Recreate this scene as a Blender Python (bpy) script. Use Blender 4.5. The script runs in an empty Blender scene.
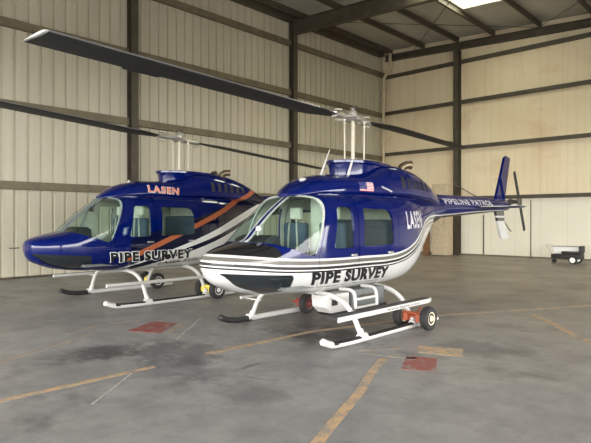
import bpy, bmesh, math, random
import numpy as np
from mathutils import Vector, Matrix

C = bpy.context.scene
COL = C.collection
random.seed(7)

# ---------------------------------------------------------------- camera, world, exposure
cam_d = bpy.data.cameras.new('camera')
cam_d.sensor_width = 36.0
cam_d.lens = 540.0 / 591.0 * 36.0
cam_d.clip_start = 0.05
cam_d.clip_end = 300
cam = bpy.data.objects.new('camera', cam_d)
COL.objects.link(cam)
cam.location = (0, 0, 1.42)
cam.rotation_euler = (math.radians(90 - 0.21), 0, math.radians(43.05))
C.camera = cam

world = bpy.data.worlds.new('world')
C.world = world
world.use_nodes = True
wn = world.node_tree.nodes
wl = world.node_tree.links
wn.clear()
w_out = wn.new('ShaderNodeOutputWorld')
w_bg = wn.new('ShaderNodeBackground')
w_bg.inputs['Color'].default_value = (1.0, 0.985, 0.96, 1)
w_bg.inputs['Strength'].default_value = 4.4
wl.new(w_bg.outputs[0], w_out.inputs[0])

def area(name, loc, rot, sx, sy, power, color=(1, 1, 1), portal=False):
    l = bpy.data.lights.new(name, 'AREA')
    l.shape = 'RECTANGLE'; l.size = sx; l.size_y = sy
    l.energy = power; l.color = color
    if portal:
        l.cycles.is_portal = True
    o = bpy.data.objects.new(name, l)
    COL.objects.link(o)
    o.location = loc; o.rotation_euler = rot
    return o

YF = -7.0        # the open hangar front
XR = 9.0        # right-hand side wall
area('doorway_portal', (-2.2, YF, 2.6), (math.radians(90), 0, 0), 22.6, 5.2, 1, portal=True)
area('side_portal', (XR, 5.0, 2.6), (math.radians(90), 0, math.radians(90)), 20, 5.2, 1, portal=True)

C.view_settings.view_transform = 'Standard'
C.view_settings.look = 'None'
C.view_settings.gamma = 1
C.view_settings.use_curve_mapping = False
C.view_settings.exposure = 1.7
try:
    C.cycles.max_bounces = 10
    C.cycles.diffuse_bounces = 5
    C.cycles.glossy_bounces = 4
    C.cycles.transparent_max_bounces = 16
    C.cycles.caustics_reflective = False
    C.cycles.caustics_refractive = False
    C.cycles.use_denoising = True
    C.cycles.sample_clamp_indirect = 6
except Exception:
    pass

# ---------------------------------------------------------------- node helpers
class S:
    """float socket with arithmetic"""
    def __init__(self, nt, sock): self.nt = nt; self.s = sock
    def op(self, o, b=None, c=None, rev=False):
        n = self.nt.nodes.new('ShaderNodeMath'); n.operation = o
        args = [self, b] if b is not None else [self]
        if rev: args = [b, self]
        if c is not None: args.append(c)
        for i, a in enumerate(args):
            if isinstance(a, S): self.nt.links.new(a.s, n.inputs[i])
            else: n.inputs[i].default_value = a
        return S(self.nt, n.outputs[0])
    def __add__(s, b): return s.op('ADD', b)
    def __sub__(s, b): return s.op('SUBTRACT', b)
    def __rsub__(s, b): return s.op('SUBTRACT', b, rev=True)
    def __mul__(s, b): return s.op('MULTIPLY', b)
    __radd__ = __add__; __rmul__ = __mul__
    def gt(s, b): return s.op('GREATER_THAN', b)
    def lt(s, b): return s.op('LESS_THAN', b)
    def abs(s): return s.op('ABSOLUTE')
    def fract(s): return s.op('FRACT')

class Mat:
    def __init__(self, name, base=(0.5, 0.5, 0.5), rough=0.5, metal=0.0, coat=0.0, spec=0.5):
        m = bpy.data.materials.new(name); m.use_nodes = True
        self.m = m; self.nt = m.node_tree
        self.b = next(n for n in self.nt.nodes if n.type == 'BSDF_PRINCIPLED')
        self.b.inputs['Base Color'].default_value = (*base, 1)
        self.b.inputs['Roughness'].default_value = rough
        self.b.inputs['Metallic'].default_value = metal
        self.b.inputs['Specular IOR Level'].default_value = spec
        self.b.inputs['Coat Weight'].default_value = coat
        self.b.inputs['Coat Roughness'].default_value = 0.05
    def coords(self, kind='Object'):
        t = self.nt.nodes.new('ShaderNodeTexCoord')
        sp = self.nt.nodes.new('ShaderNodeSeparateXYZ')
        self.nt.links.new(t.outputs[kind], sp.inputs[0])
        self.vec = t.outputs[kind]
        return tuple(S(self.nt, sp.outputs[i]) for i in range(3))
    def noise(self, scale=5, detail=4, rough=0.55, stretch=(1, 1, 1), vec=None, loc=(0, 0, 0)):
        if not hasattr(self, 'vec'): self.coords()
        mp = self.nt.nodes.new('ShaderNodeMapping')
        mp.inputs['Scale'].default_value = stretch
        mp.inputs['Location'].default_value = loc
        self.nt.links.new(vec or self.vec, mp.inputs[0])
        n = self.nt.nodes.new('ShaderNodeTexNoise')
        n.inputs['Scale'].default_value = scale
        n.inputs['Detail'].default_value = detail
        n.inputs['Roughness'].default_value = rough
        self.nt.links.new(mp.outputs[0], n.inputs['Vector'])
        return S(self.nt, n.outputs['Fac'])
    def ramp(self, s, lo, hi):
        n = self.nt.nodes.new('ShaderNodeMapRange')
        n.inputs['From Min'].default_value = lo; n.inputs['From Max'].default_value = hi
        self.nt.links.new(s.s, n.inputs['Value'])
        return S(self.nt, n.outputs[0])
    def mix(self, fac, a, b):
        n = self.nt.nodes.new('ShaderNodeMix'); n.data_type = 'RGBA'
        self.nt.links.new(fac.s, n.inputs['Factor'])
        for i, c in ((6, a), (7, b)):
            if isinstance(c, tuple): n.inputs[i].default_value = (*c, 1)
            else: self.nt.links.new(c, n.inputs[i])
        return n.outputs[2]
    def curve(self, s, pts, x0, x1, y0, y1):
        n = self.nt.nodes.new('ShaderNodeFloatCurve')
        cv = n.mapping.curves[0]
        nrm = [((p[0] - x0) / (x1 - x0), (p[1] - y0) / (y1 - y0)) for p in pts]
        cv.points[0].location = nrm[0]; cv.points[1].location = nrm[-1]
        for p in nrm[1:-1]: cv.points.new(*p)
        n.mapping.update()
        t = (s - x0) * (1.0 / (x1 - x0))
        self.nt.links.new(t.s, n.inputs['Value'])
        return S(self.nt, n.outputs[0]) * (y1 - y0) + y0
    def color(self, sock): self.nt.links.new(sock, self.b.inputs['Base Color'])
    def rough(self, s): self.nt.links.new(s.s, self.b.inputs['Roughness'])
    def bump(self, s, strength=0.3, dist=0.01):
        n = self.nt.nodes.new('ShaderNodeBump')
        n.inputs['Strength'].default_value = strength
        n.inputs['Distance'].default_value = dist
        self.nt.links.new(s.s, n.inputs['Height'])
        self.nt.links.new(n.outputs[0], self.b.inputs['Normal'])

def simple(name, base, rough=0.5, metal=0.0, coat=0.0, var=0.12, scale=9):
    M = Mat(name, base, rough, metal, coat)
    f = M.ramp(M.noise(scale, 4), 0.3, 0.7)
    M.color(M.mix(f, tuple(c * (1 - var) for c in base), tuple(min(1, c * (1 + var)) for c in base)))
    return M.m

def glass_mat(name, tint, gloss_rough=0.02, ior=1.45):
    m = bpy.data.materials.new(name); m.use_nodes = True
    nt = m.node_tree; nt.nodes.clear()
    o = nt.nodes.new('ShaderNodeOutputMaterial')
    mx = nt.nodes.new('ShaderNodeMixShader'); fr = nt.nodes.new('ShaderNodeFresnel')
    tr = nt.nodes.new('ShaderNodeBsdfTransparent'); gl = nt.nodes.new('ShaderNodeBsdfGlossy')
    fr.inputs['IOR'].default_value = ior
    tr.inputs['Color'].default_value = (*tint, 1)
    gl.inputs['Roughness'].default_value = gloss_rough
    ge = nt.nodes.new('ShaderNodeNewGeometry'); fm = nt.nodes.new('ShaderNodeMath'); fm.operation = 'SUBTRACT'; fm.inputs[0].default_value = 1.0
    nt.links.new(ge.outputs['Backfacing'], fm.inputs[1]); f2 = nt.nodes.new('ShaderNodeMath'); f2.operation = 'MULTIPLY'
    nt.links.new(fr.outputs[0], f2.inputs[0]); nt.links.new(fm.outputs[0], f2.inputs[1])
    nt.links.new(f2.outputs[0], mx.inputs[0]); nt.links.new(tr.outputs[0], mx.inputs[1])
    nt.links.new(gl.outputs[0], mx.inputs[2]); nt.links.new(mx.outputs[0], o.inputs[0])
    return m

# ---------------------------------------------------------------- materials
BLUE = (0.0006, 0.006, 0.088); NAVY = (0.0015, 0.004, 0.028); WHITE = (0.55, 0.555, 0.545)
BLACK = (0.012, 0.012, 0.014); TAUPE = (0.13, 0.125, 0.11)

STRIPE = [(-3, 1.06), (-2.6, 1.05), (-2.3, 1.025), (-2.0, 0.995), (-1.5, 0.97), (-0.6, 0.963), (0.03, 0.967), (0.34, 1.005), (0.6, 1.075), (0.85, 1.18), (1.1, 1.31), (1.38, 1.43), (1.8, 1.49), (2.3, 1.505), (4, 1.59), (6, 1.64)]
def near_livery(tex=''):
    M = Mat('blue_white_striped_paint' + tex, BLUE, 0.07, coat=0.0)
    x, y, z = M.coords()
    g = M.curve(y, STRIPE, -3, 6, 0, 2)
    h = g - z                       # metres below the stripe's top edge
    col = M.mix(h.gt(0.0), BLUE, WHITE)
    for a, c in ((0.028, TAUPE), (0.072, WHITE), (0.094, (0.03, 0.03, 0.03)), (0.126, WHITE), (0.143, BLACK), (0.160, WHITE)):
        col = M.mix(h.gt(a), col, c)
    col = M.mix(y.gt(1.9) * h.gt(0.022), col, (0.035, 0.033, 0.03))
    hood = (y + 2.20 - x.abs() * 0.42).lt(0) * h.lt(0)
    col = M.mix(hood, col, BLACK)
    M.color(col)
    return M.m
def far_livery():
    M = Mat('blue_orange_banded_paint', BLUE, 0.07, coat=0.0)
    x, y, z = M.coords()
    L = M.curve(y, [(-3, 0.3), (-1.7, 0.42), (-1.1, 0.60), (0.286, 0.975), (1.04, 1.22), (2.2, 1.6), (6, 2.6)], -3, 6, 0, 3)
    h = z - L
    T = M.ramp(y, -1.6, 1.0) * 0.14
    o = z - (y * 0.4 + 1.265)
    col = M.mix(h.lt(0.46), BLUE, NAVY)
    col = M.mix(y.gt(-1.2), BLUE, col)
    col = M.mix((h - T).lt(0), col, (0.85, 0.85, 0.82))  # white bands brightened in colour to offset the near helicopter's shade
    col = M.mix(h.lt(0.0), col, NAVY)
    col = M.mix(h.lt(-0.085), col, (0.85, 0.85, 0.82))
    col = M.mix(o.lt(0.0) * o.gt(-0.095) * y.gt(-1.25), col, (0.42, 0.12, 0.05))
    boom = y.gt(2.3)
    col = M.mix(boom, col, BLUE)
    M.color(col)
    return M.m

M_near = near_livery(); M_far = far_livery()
def plain_paint(name, c, r=0.2): 
    return simple(name, c, r, coat=0.0, var=0.04, scale=3)
M_blue = plain_paint('blue_gloss_paint', BLUE, 0.07)
M_white = plain_paint('white_gloss_paint', (0.56, 0.555, 0.535), 0.3)
M_black = simple('black_paint', (0.014, 0.014, 0.015), 0.5)
M_rubber = simple('black_rubber', (0.018, 0.018, 0.018), 0.75)
M_chrome = simple('silver_metal', (0.62, 0.61, 0.58), 0.3, metal=0.85)
M_darkmetal = simple('dark_metal', (0.10, 0.09, 0.075), 0.45, metal=0.5)
M_exh = simple('heat_browned_steel', (0.17, 0.135, 0.085), 0.4, metal=0.8, var=0.3)
M_orange = simple('orange_enamel', (0.38, 0.085, 0.035), 0.5)
M_yellow = simple('yellow_enamel', (0.80, 0.66, 0.13), 0.45)
M_redhub = simple('dark_red_enamel', (0.22, 0.03, 0.02), 0.5)
M_creamhub = simple('cream_enamel', (0.7, 0.62, 0.45), 0.45)
M_blade = simple('charcoal_blade_skin', (0.018, 0.020, 0.020), 0.55)
M_blade_edge = simple('worn_metal_edge', (0.33, 0.33, 0.34), 0.35, metal=0.7)
M_glass = glass_mat('clear_cabin_glass', (0.88, 0.95, 0.93))
M_tint = Mat('smoked_chin_glass', (0.012, 0.017, 0.02), 0.08, coat=1.0).m
M_int = simple('cream_cabin_lining', (0.55, 0.53, 0.44), 0.7)
M_seat = simple('blue_grey_seat_cloth', (0.055, 0.08, 0.115), 0.85, scale=30)
M_seat2 = simple('cream_seat_padding', (0.6, 0.58, 0.48), 0.85)
M_panel = simple('black_instrument_panel', (0.02, 0.02, 0.022), 0.6)
M_frame = simple('pale_window_seal', (0.42, 0.44, 0.40), 0.4)
M_frame2 = simple('grey_green_window_seal', (0.20, 0.24, 0.23), 0.4)
M_grey = simple('grey_equipment_case', (0.13, 0.14, 0.14), 0.5)
M_text_w = simple('white_lettering', (0.88, 0.88, 0.85), 0.4, var=0.03)
M_text_k = simple('black_lettering', (0.012, 0.012, 0.014), 0.35, var=0.03)
M_text_s = simple('silver_lettering', (0.52, 0.52, 0.55), 0.35, var=0.25, scale=60)
M_text_o = simple('orange_lettering', (0.62, 0.16, 0.06), 0.4, var=0.05)
M_cream = simple('cream_enamelled_metal', (0.50, 0.47, 0.37), 0.4)
M_wood = simple('brown_board', (0.23, 0.11, 0.045), 0.6)
M_pipe = simple('cream_pipe_paint', (0.60, 0.52, 0.36), 0.5)

def steel(name, base):
    M = Mat(name, base, 0.6)
    f = M.ramp(M.noise(2.5, 5), 0.3, 0.7)
    M.color(M.mix(f, tuple(c * 0.75 for c in base), tuple(c * 1.25 for c in base)))
    return M.m
M_steel = steel('brown_primed_steel', (0.072, 0.060, 0.041))
M_girt = steel('tan_primed_girt', (0.165, 0.138, 0.088))

def wall_sheet():
    M = Mat('cream_ribbed_sheet', (0.5, 0.46, 0.36), 0.5)
    x, y, z = M.coords()
    n = M.ramp(M.noise(0.6, 5, stretch=(1, 1, 0.25)), 0.3, 0.7)
    s = M.ramp(M.noise(3.0, 4, stretch=(1, 3, 0.12)), 0.35, 0.75)
    c = M.mix(n, (0.51, 0.475, 0.37), (0.61, 0.57, 0.455))
    c = M.mix(s * 0.35, c, (0.42, 0.385, 0.29))
    M.color(c); return M.m
M_sheet = wall_sheet()
def liner():
    M = Mat('cream_liner_panel', (0.6, 0.5, 0.35), 0.55)
    x, y, z = M.coords()
    n = M.ramp(M.noise(0.5, 6, stretch=(1, 1, 0.6)), 0.35, 0.7)
    c = M.mix(n, (0.84, 0.735, 0.53), (0.76, 0.63, 0.42))
    s = M.ramp(M.noise(2.2, 5, stretch=(2.2, 1, 0.15)), 0.5, 0.8)
    c = M.mix(s * 0.4, c, (0.60, 0.44, 0.26))
    b = M.ramp(M.noise(0.9, 5, loc=(3, 1, 7), stretch=(0.7, 1, 1.4)), 0.6, 0.72)
    c = M.mix(b * 0.3, c, (0.60, 0.36, 0.20))
    # paler bottom course, with its own ragged edge
    low = M.ramp(z + M.noise(1.5, 3) * 0.12, 2.36, 2.24)
    c = M.mix(low * 0.8, c, (0.80, 0.78, 0.67))
    seam = ((x * (1 / 0.92)).fract() - 0.5).abs().lt(0.006)
    c = M.mix(seam * 0.35, c, (0.3, 0.24, 0.15))
    M.color(c); return M.m
M_liner = liner()
def roof_mat():
    M = Mat('grey_roof_insulation', (0.4, 0.4, 0.37), 0.7)
    x, y, z = M.coords()
    n = M.ramp(M.noise(1.1, 5, stretch=(1, 0.4, 1)), 0.3, 0.7)
    c = M.mix(n, (0.40, 0.395, 0.36), (0.56, 0.55, 0.50))
    seam = ((y * (1 / 0.61)).fract() - 0.5).abs().lt(0.012)
    c = M.mix(seam * 0.5, c, (0.12, 0.11, 0.1))
    M.color(c)
    M.bump(M.noise(4, 4), 0.6, 0.05)
    return M.m
M_roof = roof_mat()
def floor_mat():
    M = Mat('stained_concrete', (0.2, 0.19, 0.18), 0.4)
    x, y, z = M.coords()
    a = M.ramp(M.noise(0.5, 9, 0.72), 0.36, 0.64)
    b = M.ramp(M.noise(2.2, 10, 0.75, loc=(5, 2, 0)), 0.44, 0.66)
    c = M.mix(a, (0.205, 0.203, 0.203), (0.31, 0.305, 0.295))
    c = M.mix(b * 0.6, c, (0.125, 0.125, 0.130))
    # browner far end of the slab
    br = M.ramp(y + M.noise(0.5, 4) * 3, 6.0, 13.0)
    c = M.mix(br * 0.6, c, (0.28, 0.225, 0.165))
    f3 = M.ramp(M.noise(7.0, 8, 0.75, loc=(2, 2, 0), stretch=(1, 0.5, 1)), 0.52, 0.66)
    c = M.mix(f3 * 0.35, c, (0.14, 0.135, 0.13))
    st = M.ramp(M.noise(0.8, 5, 0.6, loc=(11, 4, 0), stretch=(1, 1.6, 1)), 0.60, 0.74)
    c = M.mix(st * 0.75, c, (0.06, 0.058, 0.058))
    # a few oil patches where the photograph has them
    nz = M.noise(3.0, 9, 0.75, loc=(1, 9, 0))
    for (px, py, rx, ry, k, cc) in ((-4.9, 3.35, 0.65, 0.45, 0.62, (0.055, 0.058, 0.066)), (-4.35, 3.0, 0.6, 0.35, 0.5, (0.075, 0.08, 0.095)),
                                (-5.5, 2.75, 0.35, 0.5, 0.9, (0.06, 0.058, 0.06)), (-4.25, 5.05, 0.65, 0.5, 0.8, (0.035, 0.033, 0.034)),
                                (-2.55, 5.75, 0.5, 0.45, 0.6, (0.075, 0.078, 0.085)), (-3.3, 3.0, 0.35, 0.25, 0.4, (0.08, 0.08, 0.085)),
                                (-5.0, 6.0, 1.0, 1.2, 0.5, (0.05, 0.045, 0.04))):
        dx = (x - px) * (1 / rx); dy = (y - py) * (1 / ry)
        d = dx * dx + dy * dy
        f = M.ramp(d + (nz - 0.5) * 6.5, 1.3, 0.1)
        c = M.mix(f * k, c, cc)
    for (px, py, r, w) in ((-3.62, 3.55, 0.28, 0.035),):
        dx = x - px; dy = y - py
        d = (dx * dx + dy * dy).op('SQRT') - r
        f = M.ramp(d.abs() + (nz - 0.5) * 0.12, w, 0.0)
        half = M.ramp(M.noise(1.5, 2, loc=(7, 7, 0)), 0.42, 0.55)
        c = M.mix(f * half * 0.7, c, (0.05, 0.05, 0.055))
    M.color(c)
    rr = M.ramp(M.noise(0.9, 5, loc=(2, 8, 0)), 0.3, 0.7) * 0.22 + 0.34
    M.rough(rr)
    M.bump(M.noise(9, 5), 0.12, 0.01)
    return M.m
M_floor = floor_mat()
def worn(name, base, wear=0.5):
    M = Mat(name, base, 0.5)
    n = M.noise(7.0, 9, 0.8)
    f = M.ramp(n, wear - 0.09, wear + 0.05)
    M.color(M.mix(f, base, (0.24, 0.225, 0.205)))
    return M.m
M_tan = worn('worn_tan_floor_paint', (0.50, 0.33, 0.18), 0.53)
M_tan2 = worn('faded_tan_floor_paint', (0.40, 0.29, 0.19), 0.5)
M_redp = worn('worn_red_floor_paint', (0.25, 0.055, 0.045), 0.58)
M_whp = worn('worn_white_floor_line', (0.40, 0.40, 0.38), 0.56)

# ---------------------------------------------------------------- object helpers
def tag(o, label=None, cat=None, group=None, kind=None):
    if label: o['label'] = label
    if cat: o['category'] = cat
    if group: o['group'] = group
    if kind: o['kind'] = kind
    return o
def empty(name, loc=(0, 0, 0)):
    o = bpy.data.objects.new(name, None); COL.objects.link(o); o.location = loc
    o.empty_display_size = 0.2
    return o
def link_mesh(name, me, mats, parent=None):
    o = bpy.data.objects.new(name, me); COL.objects.link(o)
    if mats is not None:
        for i, m in enumerate(mats if isinstance(mats, (list, tuple)) else [mats]):
            if i < len(me.materials): me.materials[i] = m
            else: me.materials.append(m)
    if parent: o.parent = parent
    return o
def build(name, bm, mats, parent=None, smooth=True, ang=35):
    bmesh.ops.recalc_face_normals(bm, faces=bm.faces)
    me = bpy.data.meshes.new(name); bm.to_mesh(me); bm.free()
    if smooth:
        me.shade_smooth(); me.set_sharp_from_angle(angle=math.radians(ang))
    return link_mesh(name, me, mats, parent)

def add_box(bm, x0, x1, y0, y1, z0, z1, mi=0, bevel=0):
    vs = [bm.verts.new((x, y, z)) for z in (z0, z1) for y in (y0, y1) for x in (x0, x1)]
    idx = [(0, 2, 3, 1), (4, 5, 7, 6), (0, 1, 5, 4), (2, 6, 7, 3), (0, 4, 6, 2), (1, 3, 7, 5)]
    fs = [bm.faces.new([vs[i] for i in f]) for f in idx]
    for f in fs: f.material_index = mi
    if bevel:
        es = list({e for f in fs for e in f.edges})
        bmesh.ops.bevel(bm, geom=es, offset=bevel, segments=3, affect='EDGES', profile=0.6)
    return vs
def add_tube(bm, pts, r, seg=12, mi=0, cap=True, flat=None):
    """tube through pts; r a number or a list"""
    pts = [Vector(p) for p in pts]
    n = len(pts); rs = r if isinstance(r, (list, tuple)) else [r] * n
    t0 = (pts[1] - pts[0]).normalized()
    up = Vector((0, 0, 1)) if abs(t0.z) < 0.9 else Vector((1, 0, 0))
    u = (up - t0 * up.dot(t0)).normalized()
    rings = []
    for i, p in enumerate(pts):
        t = (pts[min(i + 1, n - 1)] - pts[max(i - 1, 0)]).normalized()
        u = (u - t * u.dot(t)).normalized(); v = t.cross(u)
        fl = flat or 1.0
        rings.append([bm.verts.new(p + (u * math.cos(a) * fl + v * math.sin(a)) * rs[i]) for a in [2 * math.pi * k / seg for k in range(seg)]])
    for a, b in zip(rings, rings[1:]):
        for k in range(seg):
            f = bm.faces.new((a[k], a[(k + 1) % seg], b[(k + 1) % seg], b[k])); f.material_index = mi
    if cap:
        for rg in (rings[0], rings[-1]):
            f = bm.faces.new(rg); f.material_index = mi
def add_lathe(bm, prof, origin, axis='Z', seg=28, mi=0):
    """prof [(radius, height)] closed solid of revolution"""
    o = Vector(origin); rings = []
    for r, h in prof:
        ring = []
        for k in range(seg):
            a = 2 * math.pi * k / seg; c, s = math.cos(a) * r, math.sin(a) * r
            p = {'Z': (c, s, h), 'X': (h, c, s), 'Y': (s, h, c)}[axis]
            ring.append(bm.verts.new(o + Vector(p)))
        rings.append(ring)
    for a, b in zip(rings, rings[1:]):
        for k in range(seg):
            f = bm.faces.new((a[k], a[(k + 1) % seg], b[(k + 1) % seg], b[k])); f.material_index = mi
    for rg in (rings[0], rings[-1]):
        f = bm.faces.new(rg); f.material_index = mi
def arc(pts, n=8):
    """Catmull-Rom through pts"""
    P = [Vector(p) for p in pts]; P = [P[0] * 2 - P[1]] + P + [P[-1] * 2 - P[-2]]
    out = []
    for i in range(1, len(P) - 2):
        a, b, c, d = P[i - 1:i + 3]
        for k in range(n):
            t = k / n
            out.append(0.5 * ((2 * b) + (c - a) * t + (2 * a - 5 * b + 4 * c - d) * t * t + (3 * b - a - 3 * c + d) * t ** 3))
    out.append(P[-2]); return out
def add_prism(bm, poly, a0, a1, axis='X', mi=0):
    """extrude polygon [(u,v)]: axis X -> (a,u,v); Y -> (u,a,v); Z -> (u,v,a)"""
    def P(a, u, v): return {'X': (a, u, v), 'Y': (u, a, v), 'Z': (u, v, a)}[axis]
    A = [bm.verts.new(P(a0, u, v)) for u, v in poly]; B = [bm.verts.new(P(a1, u, v)) for u, v in poly]
    n = len(poly)
    fs = [bm.faces.new(A), bm.faces.new(list(reversed(B)))]
    for k in range(n): fs.append(bm.faces.new((A[k], B[k], B[(k + 1) % n], A[(k + 1) % n])))
    for f in fs: f.material_index = mi
    return A, B
def rounded(poly, r, seg=5):
    out = []; n = len(poly)
    for i in range(n):
        p = Vector(poly[i]).to_2d() if len(poly[i]) > 2 else Vector(poly[i])
        a = Vector(poly[i - 1]) - p; b = Vector(poly[(i + 1) % n]) - p
        rr = r[i] if isinstance(r, (list, tuple)) else r
        d = min(rr, a.length * 0.45, b.length * 0.45)
        p0 = p + a.normalized() * d; p1 = p + b.normalized() * d
        for k in range(seg + 1):
            t = k / seg
            out.append(tuple((1 - t) ** 2 * p0 + 2 * t * (1 - t) * p + t * t * p1))
    return out
def outset(poly, d):
    n = len(poly); P = [Vector(p) for p in poly]
    ar = sum(P[i].x * P[(i + 1) % n].y - P[(i + 1) % n].x * P[i].y for i in range(n))
    sg = 1 if ar > 0 else -1
    out = []
    for i in range(n):
        e1 = (P[i] - P[i - 1]); e2 = (P[(i + 1) % n] - P[i])
        n1 = Vector((e1.y, -e1.x)).normalized() * sg; n2 = Vector((e2.y, -e2.x)).normalized() * sg
        m = (n1 + n2); m = m / max(0.35, m.dot(n1))
        out.append(tuple(P[i] + m * d))
    return out
def temp_obj(bm, mats):
    bmesh.ops.recalc_face_normals(bm, faces=bm.faces)
    me = bpy.data.meshes.new('tmp'); bm.to_mesh(me); bm.free()
    for m in mats: me.materials.append(m)
    o = bpy.data.objects.new('tmp', me); COL.objects.link(o); return o
def boolean(o, cutter, op='DIFFERENCE'):
    """returns a new mesh o (op) cutter"""
    md = o.modifiers.new('b', 'BOOLEAN'); md.object = cutter; md.operation = op; md.solver = 'EXACT'
    dg = bpy.context.evaluated_depsgraph_get()
    me = bpy.data.meshes.new_from_object(o.evaluated_get(dg), preserve_all_data_layers=True, depsgraph=dg)
    o.modifiers.remove(md)
    return me
def kill(*os_):
    for o in os_:
        bpy.data.objects.remove(o)

# ---------------------------------------------------------------- hangar shell
XL = -13.73; YB = 20.45
def roof_z(x): return 8.95 - 0.053 * (x - XL)
def struct(name, bm, mats, smooth=False):
    return tag(build(name, bm, mats, smooth=smooth), kind='structure')

bm = bmesh.new(); add_box(bm, XL - 60, XR + 90, YF - 90, YB + 0.3, -0.2, 0)
struct('floor', bm, M_floor)

# ribbed left wall: sheet metal with narrow grooves every foot
bm = bmesh.new()
prof = []; y = YF
while y < YB:
    prof += [(XL, y), (XL, y + 0.235), (XL - 0.042, y + 0.252), (XL - 0.042, y + 0.286), (XL, y + 0.303)]
    y += 0.305
prof = [p for p in prof if p[1] < YB] + [(XL, YB + 0.1)]
a = [bm.verts.new((p[0], p[1], 0)) for p in prof]; b = [bm.verts.new((p[0], p[1], 9.05)) for p in prof]
for k in range(len(prof) - 1): bm.faces.new((a[k], a[k + 1], b[k + 1], b[k]))
c = [bm.verts.new((XL - 0.1, YF, 0)), bm.verts.new((XL - 0.1, YB + 0.1, 0)), bm.verts.new((XL - 0.1, YB + 0.1, 9.05)), bm.verts.new((XL - 0.1, YF, 9.05))]
bm.faces.new(c)
struct('wall_left', bm, M_sheet)
bm = bmesh.new(); add_box(bm, XL, XR, YB, YB + 0.15, 0, 9.0)
struct('wall_back', bm, M_liner)
bm = bmesh.new()
for args in ((YF, -5.0, 0, 7.8), (15.0, YB + 0.15, 0, 7.8), (-5.0, 15.0, 4.6, 7.8)):
    add_box(bm, XR, XR + 0.15, *args)
struct('wall_right', bm, M_liner)
bm = bmesh.new(); add_box(bm, XL, XR, YF - 0.12, YF, 4.6, 9.05)
struct('wall_front', bm, M_sheet)

# roof deck with openings for the translucent panels
def strip(bm, x0, x1, y0, y1, t=0.05):
    vs = [bm.verts.new((x, y, roof_z(x) + dz)) for dz in (0, t) for y in (y0, y1) for x in (x0, x1)]
    for f in [(0, 2, 3, 1), (4, 5, 7, 6), (0, 1, 5, 4), (2, 6, 7, 3), (0, 4, 6, 2), (1, 3, 7, 5)]:
        bm.faces.new([vs[i] for i in f])
SKY = [(-8.50, -6.95, 12.2, 17.55)]
bm = bmesh.new()
strip(bm, XL - 0.1, -8.50, YF, YB + 0.1)
strip(bm, -8.50, -6.95, YF, 12.2); strip(bm, -8.50, -6.95, 17.55, YB + 0.1)
strip(bm, -6.95, XR + 0.15, YF, YB + 0.1)
struct('ceiling', bm, M_roof)
M_sky = glass_mat('translucent_roof_panel', (0.85, 0.85, 0.74), 0.5)
bm = bmesh.new(); strip(bm, -8.50, -6.95, 12.2, 17.55, 0.01)
struct('window_1', bm, M_sky)

# purlins (Z sections along the building)
tn = [0]
def trim(bm, mats, smooth=False):
    tn[0] += 1
    return struct('trim_%d' % tn[0], bm, mats, smooth)
def zsec(x, zt, h, w=0.075, t=0.012):
    return [(x - w, zt), (x + t / 2, zt), (x + t / 2, zt - h + t), (x + w, zt - h + t), (x + w, zt - h), (x - t / 2, zt - h), (x - t / 2, zt - t), (x - w, zt - t)]
xs = [-13.2, -11.6, -10.07, -8.58, -6.87, -5.1, -3.4, -1.7, 0, 1.7, 3.4, 5.1, 6.8, 8.5]
for x in xs:
    bm = bmesh.new(); add_prism(bm, zsec(x, roof_z(x) + (-0.004), 0.24, 0.08), YF, YB - 0.02, 'Y')
    trim(bm, M_steel)
# rafters: tapered I beams across, at the column lines
def ibeam_rafter(y, x0, x1, d=0.48, fl=0.11):
    bm = bmesh.new()
    for (ya, yb, o0, o1) in ((-fl, fl, 0, 0.022), (-0.008, 0.008, 0.022, d - 0.022), (-fl, fl, d - 0.022, d)):
        vs = []
        for x in (x0, x1):
            zt = roof_z(x) - 0.245
            vs.append([bm.verts.new((x, y + ya, zt - o0)), bm.verts.new((x, y + yb, zt - o0)), bm.verts.new((x, y + yb, zt - o1)), bm.verts.new((x, y + ya, zt - o1))])
        A, B = vs
        bm.faces.new(A); bm.faces.new(B[::-1])
        for k in range(4): bm.faces.new((A[k], B[k], B[(k + 1) % 4], A[(k + 1) % 4]))
    trim(bm, M_steel)
for y in (1.3, 7.92, 14.45):
    ibeam_rafter(y, XL + 0.24, XR, 0.5)
ibeam_rafter(YB - 0.14, XL + 0.24, XR, 0.26, 0.1)
# columns on the left wall
def column(x, y, top, along='Y', d=0.24, fl=0.11):
    bm = bmesh.new()
    if along == 'Y':       # flanges face the room (+X)
        add_box(bm, x, x + 0.014, y - fl, y + fl, 0, top); add_box(bm, x + d - 0.014, x + d, y - fl, y + fl, 0, top)
        add_box(bm, x + 0.014, x + d - 0.014, y - 0.005, y + 0.005, 0, top)
        add_box(bm, x, x + d + 0.06, y - fl - 0.04, y + fl + 0.04, 0, 0.018)
    else:
        add_box(bm, x - fl, x + fl, y - 0.014, y, 0, top); add_box(bm, x - fl, x + fl, y - d, y - d + 0.014, 0, top)
        add_box(bm, x - 0.005, x + 0.005, y - d + 0.014, y - 0.014, 0, top)
        add_box(bm, x - fl - 0.04, x + fl + 0.04, y - d - 0.06, y, 0, 0.018)
    return trim(bm, M_steel)
for y in (1.3, 7.92, 14.45): column(XL + 0.005, y, 8.62)
column(-10.08, YB - 0.005, roof_z(-10.08) - 0.52, 'X', 0.26)
column(-2.4, YB - 0.005, roof_z(-2.4) - 0.52, 'X', 0.26)
column(5.0, YB - 0.005, roof_z(5.0) - 0.52, 'X', 0.26)
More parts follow.
